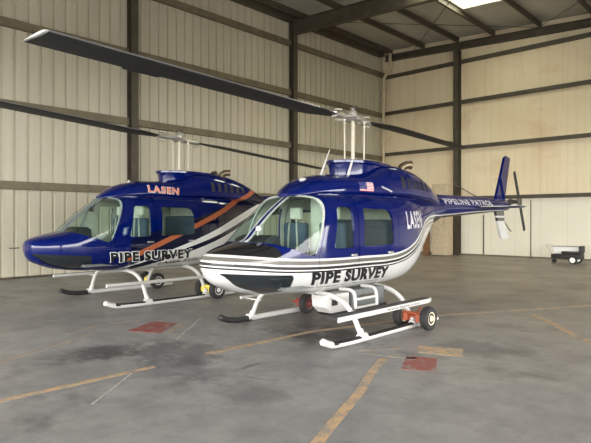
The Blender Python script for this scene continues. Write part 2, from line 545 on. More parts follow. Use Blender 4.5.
# girts: C sections with lips, broken at the columns
def csec(u0, zc, sign, h=0.19, w=0.14, t=0.012, lip=0.035):
    # web towards the room, flanges back to the wall
    a = u0; b = u0 + sign * w
    zt = zc + h / 2; zb = zc - h / 2; s = sign
    return [(a, zt), (b, zt), (b, zb), (a, zb), (a, zb + t), (b - s * t, zb + t), (b - s * t, zt - t), (a, zt - t)]
for z in (2.235, 4.14, 6.06, 7.86):
    for y0, y1 in ((YF + 0.02, 1.18), (1.42, 7.80), (8.04, 14.33), (14.57, YB - 0.02)):
        bm = bmesh.new(); add_prism(bm, csec(XL + 0.004, z, 1), y0, y1, 'Y'); trim(bm, M_girt)
for z in (2.27, 4.31, 6.13, 7.74):
    for x0, x1 in ((XL + 0.2, -10.2), (-9.96, -2.52), (-2.28, 4.88), (5.12, XR)):
        bm = bmesh.new(); add_prism(bm, csec(YB - 0.004, z, -1, h=0.135), x0, x1, 'X'); trim(bm, M_steel)
# eave strut along the top of the left wall, base angles
bm = bmesh.new(); add_prism(bm, [(XL + 0.02, 8.93), (XL + 0.24, 8.91), (XL + 0.24, 8.62), (XL + 0.02, 8.62)], YF + 0.02, YB - 0.3, 'Y'); trim(bm, M_steel)
bm = bmesh.new(); add_box(bm, XL + 0.003, XL + 0.05, YF, YB - 0.02, 0.0, 0.05)
tag(build('baseboard_left', bm, M_steel, smooth=False), kind='structure')
bm = bmesh.new(); add_box(bm, XL + 0.25, XR, YB - 0.05, YB - 0.003, 0.0, 0.06)
tag(build('baseboard_back', bm, M_girt, smooth=False), kind='structure')
# door leaf seams on the back wall: two closed flush doors
for (x0, x1) in ((-9.05, -7.25),):
    bm = bmesh.new()
    add_box(bm, x0, x0 + 0.035, YB - 0.03, YB - 0.002, 0.06, 1.6); add_box(bm, x1, x1 + 0.025, YB - 0.02, YB - 0.002, 0.06, 2.15)
    trim(bm, M_steel)
# thin cross-bracing rods under the roof deck
for (p, q) in (((-13.4, 14.6), (-6.9, 20.2)), ((-6.9, 14.6), (-12.0, 20.2)), ((-6.9, 20.2), (-1.0, 14.6))):
    bm = bmesh.new(); z0 = roof_z(p[0]) - 0.25; z1_ = roof_z(q[0]) - 0.25
    add_tube(bm, [(p[0], p[1], z0), (q[0], q[1], z1_)], 0.012, 6); trim(bm, M_steel)

# painted floor markings (flat paint, 2 mm)
def band(pts, w, mat, w1=None):
    bm = bmesh.new(); P = [Vector((*p, 0)) for p in pts]; n = len(P); L = []; R = []
    for i, p in enumerate(P):
        t = (P[min(i + 1, n - 1)] - P[max(i - 1, 0)]).normalized(); s = Vector((-t.y, t.x, 0))
        ww = w + ((w1 or w) - w) * i / (n - 1)
        L.append(p + s * ww / 2); R.append(p - s * ww / 2)
    poly = L + R[::-1]
    add_prism(bm, [(v.x, v.y) for v in poly], 0.0006, 0.0022, 'Z'); trim(bm, mat)
def patch(pts, mat, z=0.0022):
    bm = bmesh.new(); add_prism(bm, pts, 0.0004, z, 'Z'); trim(bm, mat)
band([(-4.57, 1.2), (-4.57, 1.5), (-4.55, 2.87)], 0.075, M_tan)
band([(-5.6, 1.5), (-5.79, 1.91), (-6.45, 3.23)], 0.05, M_tan2)
band([(-3.97, 1.96), (-4.53, 2.64)], 0.022, M_whp)
band([(-5.39, 3.7), (-6.3, 4.75)], 0.03, M_whp)
patch([(-6.27, 3.56), (-6.58, 4.15), (-6.22, 4.28), (-5.83, 3.75)], M_redp)
band([(-6.16, 4.34), (-5.76, 3.82)], 0.07, M_tan2)
band([(-6.62, 2.95), (-6.95, 3.6), (-6.75, 4.0)], 0.05, M_tan2)
band([(-4.58, 3.53), (-4.52, 5.1), (-4.15, 6.54), (-3.9, 7.33), (-2.53, 9.87), (0, 13.9)], 0.085, M_tan)
band([(-3.10, 4.62), (-2.86, 4.05), (-2.62, 3.55), (-2.39, 2.96), (-2.20, 2.5), (-1.9, 1.8)], 0.085, M_tan)
band([(-3.42, 4.66), (-3.0, 4.80), (-2.86, 4.87)], 0.05, M_tan2)
band([(-3.5, 4.75), (-3.2, 5.15)], 0.05, M_tan2)
band([(-2.92, 8.34), (-1.6, 6.65)], 0.11, M_tan)
patch([(-3.14, 5.37), (-2.7, 5.58), (-2.54, 5.25), (-2.97, 5.11)], M_tan)
patch([(-2.99, 4.9), (-2.71, 5.02), (-2.48, 4.58), (-2.76, 4.42)], M_redp)

# ---------------------------------------------------------------- the helicopter's shapes
# local frame: origin on the ground under the mast, nose towards -Y, port side +X
ST = np.array([  # y, half width, z bottom, z top, z of max width, n top, n bottom
    (-2.58, 0.040, 0.880, 0.980, 0.94, 2.0, 2.0),
    (-2.56, 0.160, 0.800, 1.030, 0.94, 2.0, 2.0),
    (-2.50, 0.260, 0.720, 1.062, 0.94, 2.1, 2.1),
    (-2.39, 0.350, 0.665, 1.100, 0.94, 2.2, 2.3),
    (-2.20, 0.460, 0.595, 1.145, 0.95, 2.3, 2.5),
    (-2.05, 0.510, 0.570, 1.182, 0.96, 2.4, 2.6),
    (-1.90, 0.550, 0.552, 1.310, 0.98, 2.5, 2.7),
    (-1.70, 0.590, 0.535, 1.480, 1.00, 2.8, 2.8),
    (-1.50, 0.622, 0.522, 1.625, 1.03, 3.1, 2.9),
    (-1.30, 0.645, 0.512, 1.735, 1.05, 3.4, 3.0),
    (-1.00, 0.660, 0.502, 1.800, 1.06, 3.6, 3.0),
    (-0.30, 0.665, 0.500, 1.820, 1.06, 3.6, 3.0),
    (0.20, 0.660, 0.500, 1.820, 1.07, 3.6, 3.0),
    (0.60, 0.625, 0.515, 1.820, 1.12, 3.4, 2.8),
    (1.00, 0.530, 0.585, 1.820, 1.20, 3.0, 2.5),
    (1.35, 0.410, 0.730, 1.820, 1.34, 2.6, 2.2),
    (1.70, 0.295, 0.960, 1.810, 1.48, 2.3, 2.0),
    (2.00, 0.225, 1.250, 1.800, 1.57, 2.1, 2.0),
    (2.40, 0.190, 1.420, 1.790, 1.61, 2.0, 2.0)])
def pchip(xs, ys, x):
    xs = np.asarray(xs); ys = np.asarray(ys); h = np.diff(xs); d = np.diff(ys) / h
    m = np.zeros(len(xs)); m[0] = d[0]; m[-1] = d[-1]
    for i in range(1, len(xs) - 1):
        if d[i - 1] * d[i] > 0:
            w1 = 2 * h[i] + h[i - 1]; w2 = h[i] + 2 * h[i - 1]
            m[i] = (w1 + w2) / (w1 / d[i - 1] + w2 / d[i])
    i = int(min(max(np.searchsorted(xs, x) - 1, 0), len(xs) - 2)); t = (x - xs[i]) / h[i]
    return ((1 + 2 * t) * (1 - t) ** 2 * ys[i] + t * (1 - t) ** 2 * h[i] * m[i] + t * t * (3 - 2 * t) * ys[i + 1] + t * t * (t - 1) * h[i] * m[i + 1])
def section(tab, y): return [float(pchip(tab[:, 0], tab[:, k], y)) for k in range(1, tab.shape[1])]
def side_x(tab, y, z):
    w, zb, zt, zm, nt, nb = section(tab, y)
    t = (z - zm) / (zt - zm) if z > zm else (zm - z) / (zm - zb)
    n = nt if z > zm else nb
    t = min(abs(t), 0.999)
    return w * (1 - t ** n) ** (1 / n)
NA = 72
def ring_pts(tab, y, off=0.0):
    w, zb, zt, zm, nt, nb = section(tab, y)
    w = max(w - off, 0.006); zb = min(zb + off, zm - 0.004); zt = max(zt - off, zm + 0.004)
    out = []
    for k in range(NA):
        a = 2 * math.pi * (k + 0.5) / NA
        c, s = math.cos(a), math.sin(a)
        n = nt if s > 0 else nb
        x = w * math.copysign(abs(c) ** (2 / n), c)
        z = zm + (zt - zm if s > 0 else zm - zb) * math.copysign(abs(s) ** (2 / n), s)
        out.append((x, y, z))
    return out
YS = sorted(set(list(np.linspace(-2.58, -2.46, 7)) + list(np.linspace(-2.46, -1.2, 28)) + list(np.linspace(-1.2, 2.40, 44))))
def add_loft(bm, tab, ys, off=0.0, mi=0):
    rings = [[bm.verts.new(p) for p in ring_pts(tab, y, off)] for y in ys]
    for a, b in zip(rings, rings[1:]):
        for k in range(NA):
            f = bm.faces.new((a[k], b[k], b[(k + 1) % NA], a[(k + 1) % NA])); f.material_index = mi; f.smooth = True
    for rg in (rings[0], rings[-1][::-1]):
        f = bm.faces.new(rg); f.material_index = mi
    return rings
def shell_obj(o_out, o_in):
    bm = bmesh.new(); add_loft(bm, ST, YS, o_out, 0)
    bmesh.ops.recalc_face_normals(bm, faces=bm.faces)
    b2 = bmesh.new(); ys = [y for y in YS if -2.58 + o_in < y < 2.40 - o_in]
    add_loft(b2, ST, ys, o_in, 1); bmesh.ops.recalc_face_normals(b2, faces=b2.faces)
    bmesh.ops.reverse_faces(b2, faces=b2.faces)
    me2 = bpy.data.meshes.new('t'); b2.to_mesh(me2); b2.free(); bm.from_mesh(me2)
    me = bpy.data.meshes.new('tmp'); bm.to_mesh(me); bm.free()
    me.materials.append(M_near); me.materials.append(M_int)
    o = bpy.data.objects.new('tmp', me); COL.objects.link(o); return o

WS = [(-2.45, 1.172), (-2.07, 1.168), (-1.53, 0.985), (-1.30, 1.58), (-1.285, 1.66), (-1.35, 1.74), (-1.44, 1.95), (-2.45, 1.95)]
WS_R = rounded(WS, [0.0001, 0.05, 0.07, 0.06, 0.06, 0.04, 0.0001, 0.0001], 5)
W1 = rounded([(-1.22, 1.075), (-0.84, 1.075), (-0.85, 1.575), (-1.12, 1.575)], [0.04, 0.04, 0.05, 0.05], 4)
W2 = rounded([(-0.64, 1.08), (0.05, 1.09), (0.02, 1.55), (-0.62, 1.565)], [0.03, 0.06, 0.12, 0.04], 5)
CH = rounded([(-2.56, 0.845), (-1.80, 0.795), (-1.77, 0.60), (-2.00, 0.575), (-2.38, 0.69)], [0.03, 0.05, 0.06, 0.10, 0.12], 4)
DR1 = rounded([(-1.47, 0.99), (-1.40, 0.62), (-0.76, 0.62), (-0.76, 1.70), (-1.24, 1.70)], 0.07, 4)
DR2 = rounded([(-0.735, 0.62), (0.00, 0.62), (0.17, 0.95), (0.15, 1.68), (-0.735, 1.70)], [0.04, 0.15, 0.1, 0.1, 0.05], 4)
def prism_obj(poly, x0=0.2, x1=1.2, both=True):
    bm = bmesh.new(); add_prism(bm, poly, x0, x1, 'X')
    if both: add_prism(bm, poly, -x1, -x0, 'X')
    return temp_obj(bm, [M_near, M_int])

def make_shell_parts():
    """returns dict of meshes in local helicopter coordinates"""
    out = {}
    sh = shell_obj(0.0, 0.03)
    cut = [prism_obj(WS_R, 0.028), prism_obj(W1), prism_obj(W2), prism_obj(CH, 0.06)]
    cur = sh
    for c_ in cut:
        me = boolean(cur, c_); old = cur
        cur = bpy.data.objects.new('tmp', me); COL.objects.link(cur); kill(old, c_)
    for nm, poly in (('front', DR1), ('rear', DR2)):
        for sd, (a0, a1) in (('port', (0.3, 1.2)), ('starboard', (-1.2, -0.3))):
            c1 = prism_obj(poly, a0, a1, False)
            out['door_%s_%s' % (nm, sd)] = boolean(cur, c1, 'INTERSECT')
            c2 = prism_obj(outset(poly, 0.007), a0 - 0.01, a1 + 0.01, False)
            me = boolean(cur, c2); old = cur
            cur = bpy.data.objects.new('tmp', me); COL.objects.link(cur); kill(old, c1, c2)
    out['body'] = cur.data.copy(); kill(cur)
    gl = shell_obj(0.008, 0.013)
    for nm, poly, a0 in (('windshield', WS_R, 0.029), ('w1', W1, 0.2), ('w2', W2, 0.2), ('chin', CH, 0.061)):
        for sd, (p, q) in (('port', (a0, 1.2)), ('starboard', (-1.2, -a0))):
            c_ = prism_obj(poly, p, q, False)
            out['%s_%s' % (nm, sd)] = boolean(gl, c_, 'INTERSECT'); kill(c_)
    kill(gl)
    fr = shell_obj(-0.006, 0.02)
    for nm, poly, a0, d in (('ws_frame', WS_R, 0.030, 0.026),):
        for sd, sg in (('port', 1), ('starboard', -1)):
            ins = outset(WS, -0.02)
            ins = [(p[0], p[1] - (0.08, 0.08, 0.05, 0, 0, 0, 0, 0)[q]) for q, p in enumerate(ins)]
            ins = rounded(ins, [0.0001, 0.04, 0.06, 0.05, 0.05, 0.03, 0.0001, 0.0001], 5)
            p, q = sorted((sg * 0.0285, sg * 1.2)); c_ = prism_obj(poly, p, q, False)
            me = boolean(fr, c_, 'INTERSECT'); t = bpy.data.objects.new('tmp', me); COL.objects.link(t)
            p, q = sorted((sg * 0.043, sg * 1.25)); c2 = prism_obj(ins, p, q, False)
            out['%s_%s' % (nm, sd)] = boolean(t, c2); kill(c_, c2, t)
    kill(fr)
    return out
SHELL = make_shell_parts()

# engine cowling over the roof
CW = np.array([
    (-1.42, 0.10, 1.70, 1.745, 1.715, 2.0, 2.0),
    (-1.30, 0.24, 1.70, 1.835, 1.73, 2.1, 2.0),
    (-1.05, 0.36, 1.70, 1.955, 1.76, 2.3, 2.0),
    (-0.70, 0.43, 1.70, 2.020, 1.78, 2.6, 2.0),
    (-0.30, 0.47, 1.70, 2.040, 1.79, 2.8, 2.0),
    (0.00, 0.48, 1.70, 2.110, 1.79, 2.8, 2.0),
    (0.35, 0.48, 1.70, 2.225, 1.80, 2.6, 2.0),
    (0.70, 0.48, 1.70, 2.245, 1.80, 2.5, 2.0),
    (1.10, 0.45, 1.68, 2.215, 1.79, 2.3, 2.0),
    (1.50, 0.40, 1.66, 2.130, 1.77, 2.1, 2.0),
    (1.90, 0.30, 1.62, 1.985, 1.73, 1.9, 2.0),
    (2.20, 0.19, 1.60, 1.850, 1.70, 2.0, 2.0),
    (2.40, 0.10, 1.62, 1.790, 1.68, 2.0, 2.0)])
# transmission fairing (the round "hat" below the mast)
def fairing_bm():
    bm = bmesh.new()
    seg = 40; rings = []
    # outline: round at the front, long and running into the cowling behind
    for (z, k) in ((1.98, 0.88), (2.05, 0.88), (2.13, 0.89), (2.185, 0.93), (2.20, 1.0), (2.232, 1.0), (2.24, 0.96)):
        ring = []
        for j in range(seg):
            a = 2 * math.pi * j / seg; s, c_ = math.sin(a), math.cos(a)
            yy = (0.46 if s < 0 else 0.95) * s; xx = 0.30 * math.copysign(abs(c_) ** 0.85, c_)
            ring.append(bm.verts.new((xx * k, yy * (k if s < 0 else 1), z - (0.04 * s * s if s > 0 else 0))))
        rings.append(ring)
    for a, b in zip(rings, rings[1:]):
        for j in range(seg): bm.faces.new((a[j], a[(j + 1) % seg], b[(j + 1) % seg], b[j]))
    bm.faces.new(rings[0]); bm.faces.new(rings[-1])
    return bm

BOOM = [(2.30, 1.625, 0.190), (3.0, 1.645, 0.172), (4.0, 1.675, 0.147), (5.0, 1.705, 0.122), (5.45, 1.717, 0.112)]
def boom_at(y):
    t = np.array(BOOM); return float(np.interp(y, t[:, 0], t[:, 1])), float(np.interp(y, t[:, 0], t[:, 2]))

# --- lettering
def text_mesh(body, height, width, offset=0.0, shear=0.0, cell=0.03, spacing=1.0):
    cu = bpy.data.curves.new('t', 'FONT'); cu.body = body; cu.size = 1.0
    cu.offset = offset; cu.shear = shear; cu.space_character = spacing
    cu.resolution_u = 4
    o = bpy.data.objects.new('t', cu); COL.objects.link(o)
    bpy.context.view_layer.update()
    me = bpy.data.meshes.new_from_object(o.evaluated_get(bpy.context.evaluated_depsgraph_get()))
    kill(o)
    bm = bmesh.new(); bm.from_mesh(me)
    xs_ = [v.co.x for v in bm.verts]; ys_ = [v.co.y for v in bm.verts]
    x0, x1, y0, y1 = min(xs_), max(xs_), min(ys_), max(ys_)
    return bm, (x0, x1, y0, y1)
def wrap_text(name, body, mat, parent, p00, p11, surf, offset=0.0, shear=0.0, lift=0.004, ref=None, cell=0.03, label=None, spacing=1.0):
    """lay the text on a surface: u runs p00.y -> p11.y, v runs in z. p00=(y,z) lower left, p11=(y,z) lower right, ref=height"""
    bm, (x0, x1, y0, y1) = text_mesh(body, 1, 1, offset, shear, spacing=spacing)
    bm0, bb = text_mesh(body, 1, 1, 0.02, shear, spacing=spacing); bm0.free()
    X0, X1, Y0, Y1 = bb
    H = ref; L = p11[0] - p00[0]
    for v in bm.verts:
        u = (v.co.x - X0) / (X1 - X0); w = (v.co.y - Y0) / (Y1 - Y0)
        v.co = (0, p00[0] + u * L, p00[1] + u * (p11[1] - p00[1]) + w * H)
    geo = lambda: bm.verts[:] + bm.edges[:] + bm.faces[:]
    ya = min(v.co.y for v in bm.verts); yb = max(v.co.y for v in bm.verts)
    za = min(v.co.z for v in bm.verts); zb = max(v.co.z for v in bm.verts)
    k = ya + cell
    while k < yb:
        bmesh.ops.bisect_plane(bm, geom=geo(), plane_co=(0, k, 0), plane_no=(0, 1, 0)); k += cell
    k = za + cell
    while k < zb:
        bmesh.ops.bisect_plane(bm, geom=geo(), plane_co=(0, 0, k), plane_no=(0, 0, 1)); k += cell
    for v in bm.verts:
        v.co.x = surf(v.co.y, v.co.z) + lift
    me = bpy.data.meshes.new(name); bm.to_mesh(me); bm.free()
    o = link_mesh(name, me, mat, parent)
    if label: o['label'] = label
    return o
body_surf = lambda y, z: side_x(ST, y, z)
cowl_surf = lambda y, z: side_x(CW, y, z)
def boom_surf(y, z):
    zc, r = boom_at(y); return math.sqrt(max(1e-4, r * r - (z - zc) ** 2))

# --- landing gear pieces
def skid_pts(x):
    d = 0.0 if x > 0 else 0.18
    return [(x, -1.83 + d, 0.125), (x, -1.77 + d, 0.098), (x, -1.68 + d, 0.066), (x, -1.58 + d, 0.05), (x, -1.3, 0.041), (x, -0.9, 0.040), (x, 0.66, 0.040)]
def cross_pts(y):
    half = [(0.0, 0.508), (0.30, 0.507), (0.52, 0.485), (0.68, 0.425), (0.79, 0.335), (0.865, 0.22), (0.925, 0.10), (0.955, 0.06)]
    pts = [(-x, y, z) for x, z in half[::-1]] + [(x, y, z) for x, z in half[1:]]
    return arc(pts, 4)

def blade_bm(sign, direction, R, hub_z, slope, root=0.46):
    """rotor blade: airfoil section lofted outwards; direction = unit (x,y); leading edge by sense of rotation"""
    d = Vector((direction[0], direction[1], slope)).normalized()
    lead = Vector((0, 0, 1)).cross(d).normalized(); up = d.cross(lead)
    cp_, sp_ = math.cos(math.radians(3.5)), math.sin(math.radians(3.5))      # blade pitch
    lead, up = lead * cp_ + up * sp_, up * cp_ - lead * sp_
    bm = bmesh.new()
    prof = [(0.0, 0.0), (0.02, 0.045), (0.10, 0.085), (0.25, 0.105), (0.45, 0.09), (0.75, 0.04), (1.0, 0.004), (1.0, -0.004), (0.75, -0.028), (0.45, -0.055), (0.25, -0.06), (0.10, -0.05), (0.02, -0.028)]
    sts = [(root, 0.16, 1.1), (root + 0.12, 0.20, 1.0), (root + 0.35, 0.30, 0.8), (root + 0.55, 0.335, 0.65)]
    r = root + 1.0
    while r < R - 0.3: sts.append((r, 0.335, 0.6)); r += 0.45
    sts += [(R - 0.12, 0.335, 0.6), (R - 0.02, 0.325, 0.55), (R, 0.30, 0.4)]
    rings = []
    for (r, ch, th) in sts:
        c = Vector((0, 0, hub_z)) + d * r
        rings.append([bm.verts.new(c + lead * (0.25 * 0.335 * 1.0 + (0.0) - u * ch + (ch - 0.335) * 0.3) + up * (v * ch * th)) for u, v in prof])
    n = len(prof)
    for i, (a, b) in enumerate(zip(rings, rings[1:])):
        for k in range(n):
            f = bm.faces.new((a[k], a[(k + 1) % n], b[(k + 1) % n], b[k]))
            f.material_index = 1 if k in (0, n - 1, 1) and i > 2 else 0
            if i == len(rings) - 2: f.material_index = 2
    bm.faces.new(rings[0]); f = bm.faces.new(rings[-1]); f.material_index = 2
    return bm, d, lead, up

def make_helicopter(kind, loc, scale, rot_dir, R, hub_z, slope, label, mo=0.0):
    near = kind == 'near'
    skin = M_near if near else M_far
    root = empty('helicopter', loc); root.scale = (scale,) * 3
    tag(root, label, 'helicopter')
    def cp(key, name, mats, parent=root, lab=None):
        me = SHELL[key].copy(); me.name = name
        me.set_sharp_from_angle(angle=math.radians(32))
        o = link_mesh(name, me, None, parent)
        while len(me.materials) < len(mats): me.materials.append(None)
        for i, m in enumerate(mats): me.materials[i] = m
        if lab: o['label'] = lab
        return o
    body = cp('body', 'fuselage', [skin, M_int])
    for sd, sg in (('port', 1), ('starboard', -1)):
        cp('windshield_' + sd, 'windshield', [M_glass, M_glass])
        cp('ws_frame_' + sd, 'windshield_frame', [M_frame if near else M_frame2] * 2, lab='pale rounded frame around the windshield pane')
        cp('chin_' + sd, 'chin_window', [M_tint, M_tint], lab='dark smoked chin window')
        for nm, w in (('front', 'w1'), ('rear', 'w2')):
            dr = cp('door_%s_%s' % (nm, sd), 'cabin_door', [skin, M_int])
            cp('%s_%s' % (w, sd), 'window_pane', [M_glass, M_glass], dr)
            bm = bmesh.new(); yh = -0.86 if nm == 'front' else -0.05; zh = 0.985
            xx = side_x(ST, yh, zh)
            add_box(bm, sg * (xx + 0.002), sg * (xx + 0.022), yh - 0.055, yh + 0.055, zh - 0.012, zh + 0.012, bevel=0.005)
            build('door_handle', bm, M_chrome, dr)
    # cowling
    bm = bmesh.new(); add_loft(bm, CW, list(np.linspace(-1.42, 2.40, 60)))
    ck = build('engine_cowling', bm, skin if not near else M_blue, root)
    # louvre slots on cowling sides
    for sg in (1, -1):
        for k in range(6):
            bm = bmesh.new()
            y = 0.55 + k * 0.16
            z0, z1_ = 1.87, 2.05 - 0.012 * k
            for z in (z0,):
                nz_ = 6; L_ = []
                for lift in (0.005, -0.01):
                    L_.append([[bm.verts.new((sg * (side_x(CW, y + dy, z0 + (z1_ - z0) * q / nz_) + lift), y + dy, z0 + (z1_ - z0) * q / nz_)) for dy in (0, 0.08)] for q in range(nz_ + 1)])
                o_, i_ = L_
                for q in range(nz_):
                    bm.faces.new((o_[q][0], o_[q][1], o_[q + 1][1], o_[q + 1][0])); bm.faces.new((i_[q][0], i_[q + 1][0], i_[q + 1][1], i_[q][1]))
                    for e in (0, 1): bm.faces.new((o_[q][e], o_[q + 1][e], i_[q + 1][e], i_[q][e]))
                for q in (0, nz_): bm.faces.new((o_[q][0], o_[q][1], i_[q][1], i_[q][0]))
            build('cooling_louvre', bm, M_black, ck, smooth=False)
    build('transmission_fairing', fairing_bm(), M_blue, root)
    # drip rail along the roof shoulder
    bm = bmesh.new()
    for sg in (1, -1):
        pts = [(sg * (side_x(ST, y, 1.725) + 0.003), y, 1.725) for y in np.linspace(-1.22, 1.1, 18)]
        add_tube(bm, pts, 0.009, 6)
    build('drip_rail', bm, M_blue, root)
    # exhaust stacks
    for sg in (1, -1):
        bm = bmesh.new()
        pts = arc([(sg * 0.13, 1.02, 2.12), (sg * 0.15, 1.05, 2.22), (sg * 0.19, 1.11, 2.265), (sg * 0.23, 1.19, 2.27)], 5)
        add_tube(bm, pts, [0.06] * (len(pts) - 1) + [0.068], 18, cap=False)
        add_tube(bm, [p + Vector((0, 0, 0)) for p in pts], 0.052, 18, mi=1)
        build('exhaust_stack', bm, [M_exh, M_black], root)
    # tail boom
    bm = bmesh.new()
    add_tube(bm, [(0, y, z) for y, z, r in BOOM] + [(0, 5.55, 1.72), (0, 5.62, 1.722)], [b[2] for b in BOOM] + [0.085, 0.03], 32)
    boom = build('tail_boom', bm, skin, root)
    bm = bmesh.new()    # drive shaft cover along the boom's top
    add_tube(bm, [(0, 2.15, 1.80), (0, 3.0, 1.815), (0, 4.0, 1.82), (0, 5.4, 1.825)], [0.06, 0.05, 0.042, 0.035], 14)
    build('drive_shaft_cover', bm, M_blue, boom)
    # horizontal stabiliser
    for sg in (1, -1):
        bm = bmesh.new(); rings = []
        for x, ch, zz in ((0.06, 0.42, 1.66), (0.5, 0.41, 1.66), (0.93, 0.40, 1.66), (0.97, 0.33, 1.66)):
            rg = []
            for u, v in ((0, 0), (0.04, .03), (0.2, .05), (0.55, .045), (1, 0.004), (1, -0.004), (0.55, -.06), (0.2, -.07), (0.04, -.035)):
                rg.append(bm.verts.new((sg * x, 3.72 + u * ch, zz + v * ch)))
            rings.append(rg)
        for a, b in zip(rings, rings[1:]):
            for k in range(9): bm.faces.new((a[k], a[(k + 1) % 9], b[(k + 1) % 9], b[k]))
        bm.faces.new(rings[0]); bm.faces.new(rings[-1])
        build('stabilizer', bm, M_blue, boom)
    # fin
    def fin_bm(poly, t0=0.028):
        bm = bmesh.new(); P = rounded(poly, 0.05, 3)
        A, B = add_prism(bm, P, -t0, t0, 'X')
        bmesh.ops.bevel(bm, geom=[e for e in bm.edges if len({round(v.co.x, 4) for v in e.verts}) == 1], offset=0.018, segments=3, affect='EDGES')
        return bm
    build('upper_fin', fin_bm([(4.84, 1.74), (5.36, 1.74), (5.68, 2.77), (5.41, 2.80)]), M_blue, root)
    FM = M_finw if near else M_blue
    build('lower_fin', fin_bm([(4.86, 1.66), (5.34, 1.66), (5.35, 1.32), (5.66, 1.01), (5.22, 1.01)]), FM, root)
    bm = bmesh.new(); add_tube(bm, arc([(0, 5.1, 1.60), (0, 5.35, 1.42), (0, 5.62, 1.24), (0, 5.78, 1.16)], 4), 0.011, 8)
    build('tail_guard', bm, M_darkmetal, root)
    # tail rotor
    bm = bmesh.new()
    add_tube(bm, [(0, 5.55, 1.75), (0, 5.75, 1.81)], 0.07, 16); add_tube(bm, [(-0.05, 5.75, 1.81), (0.20, 5.75, 1.81)], [0.06, 0.03], 14)
    add_box(bm, 0.17, 0.22, 5.66, 5.84, 1.74, 1.88, bevel=0.012)
    tr = build('tail_rotor_hub', bm, M_darkmetal, root)
    for sg in (1, -1):
        dy, dz = -0.42 * sg, 0.907 * sg
        a = Vector((0, dy, dz)).normalized(); b = Vector((0, -dz, dy)).normalized()
        if not near: a = Vector((0, sg * 0.96, sg * 0.28)).normalized(); b = Vector((0, -a.z, a.y))
        bm = bmesh.new(); c0 = Vector((0.195, 5.75, 1.81))
        pts = [(0.06, -0.03), (0.18, -0.05), (0.68, -0.05), (0.70, -0.035), (0.70, 0.04), (0.68, 0.05), (0.18, 0.05), (0.06, 0.03)]
        A = [bm.verts.new(c0 + a * r + b * w + Vector((0.009, 0, 0))) for r, w in pts]
        B = [bm.verts.new(c0 + a * r + b * w - Vector((0.009, 0, 0))) for r, w in pts]
        bm.faces.new(A); bm.faces.new(B[::-1])
        for k in range(8): bm.faces.new((A[k], B[k], B[(k + 1) % 8], A[(k + 1) % 8]))
        build('tail_rotor_blade', bm, M_blade, root, smooth=False)
    # mast and hub
    bm = bmesh.new()
    add_tube(bm, [(0, 0, 2.15), (0, 0, hub_z + 0.02)], 0.028, 18)
    mast = build('mast', bm, M_cream, root)
    for k, (x, y) in enumerate(((0.115, 0.11), (-0.085, -0.08), (0.16, 0.16))):
        if k == 2 : continue
        bm = bmesh.new(); add_tube(bm, [(x, y, 2.2), (x * 1.02, y * 1.02, hub_z - 0.05)], 0.011, 10)
        add_lathe(bm, [(0.02, -0.02), (0.022, 0.0), (0.02, 0.02)], (x * 1.02, y * 1.02, hub_z - 0.05), 'Z', 10)
        build('pitch_link', bm, M_cream, root)
    bm = bmesh.new(); add_lathe(bm, [(0.06, 0), (0.12, 0.01), (0.13, 0.035), (0.10, 0.06), (0.05, 0.07)], (0, 0, 2.20), 'Z', 28)
    build('swashplate', bm, M_chrome, root)
    dx, dy = rot_dir; D = Vector((dx, dy, slope)).normalized(); Ld = Vector((0, 0, 1)).cross(D).normalized(); Up = D.cross(Ld)
    h = Vector((0, 0, hub_z))
    bm = bmesh.new()
    add_tube(bm, [h - D * 0.30, h - D * 0.15, h, h + D * 0.15, h + D * 0.30], [0.045, 0.055, 0.075, 0.055, 0.045], 16, flat=0.6)
    add_tube(bm, [h - Ld * 0.13, h + Ld * 0.13], 0.04, 14)
    add_lathe(bm, [(0.06, 0.0), (0.065, 0.05), (0.05, 0.08), (0.025, 0.09), (0.02, 0.12)], h + Vector((0, 0, 0.03)), 'Z', 16)
    hub = build('rotor_hub', bm, M_chrome, root)
    bm = bmesh.new()
    add_tube(bm, [h + Vector((-0.05, -0.02, 0.15)), h + Vector((0.07, 0.02, 0.17))], 0.016, 8)
    add_tube(bm, [h + Vector((0, 0, 0.1)), h + Vector((0, 0, 0.16))], 0.014, 8)
    build('hub_cap_bracket', bm, M_darkmetal, hub)
    for sg in (1, -1):
        d2 = D * sg; l2 = Vector((0, 0, 1)).cross(d2).normalized()
        bm = bmesh.new()
        add_tube(bm, [h + d2 * 0.22, h + d2 * 0.36, h + d2 * 0.52], [0.050, 0.056, 0.048], 14, flat=0.75)
        add_tube(bm, [h + d2 * 0.30 + l2 * 0.05, h + d2 * 0.22 + l2 * 0.16, h + d2 * 0.10 + l2 * 0.16], 0.02, 8)
        g = build('blade_grip', bm, M_chrome, hub)
        for s3 in (1, -1):     # pale dish-shaped bolt covers above and below the grip
            bm = bmesh.new()
            add_lathe(bm, [(0.02, 0.055 * s3), (0.055, 0.06 * s3), (0.06, 0.07 * s3), (0.045, 0.085 * s3), (0.02, 0.09 * s3)], h + d2 * 0.42, 'Z', 20)
            build('bolt_cover', bm, M_cream, hub)
        bm, bd, bl, bu = blade_bm(sg, (dx * sg, dy * sg), R, hub_z, slope * sg)
        bl_o = build('rotor_blade', bm, [M_blade, M_blade_edge, M_white], root, ang=40)
        bm = bmesh.new()   # trailing edge trim tab
        c0 = h + bd * (R * 0.76) - bl * (0.335 * 0.75)
        q = [(-0.22, 0.004), (0.22, 0.004), (0.20, -0.035), (-0.20, -0.035)]
        A = [bm.verts.new(c0 + bd * a + bl * b + bu * 0.002) for a, b in q]; B = [bm.verts.new(c0 + bd * a + bl * b - bu * 0.002) for a, b in q]
        bm.faces.new(A); bm.faces.new(B[::-1])
        for k in range(4): bm.faces.new((A[k], B[k], B[(k + 1) % 4], A[(k + 1) % 4]))
        build('trim_tab', bm, M_blade, bl_o, smooth=False)
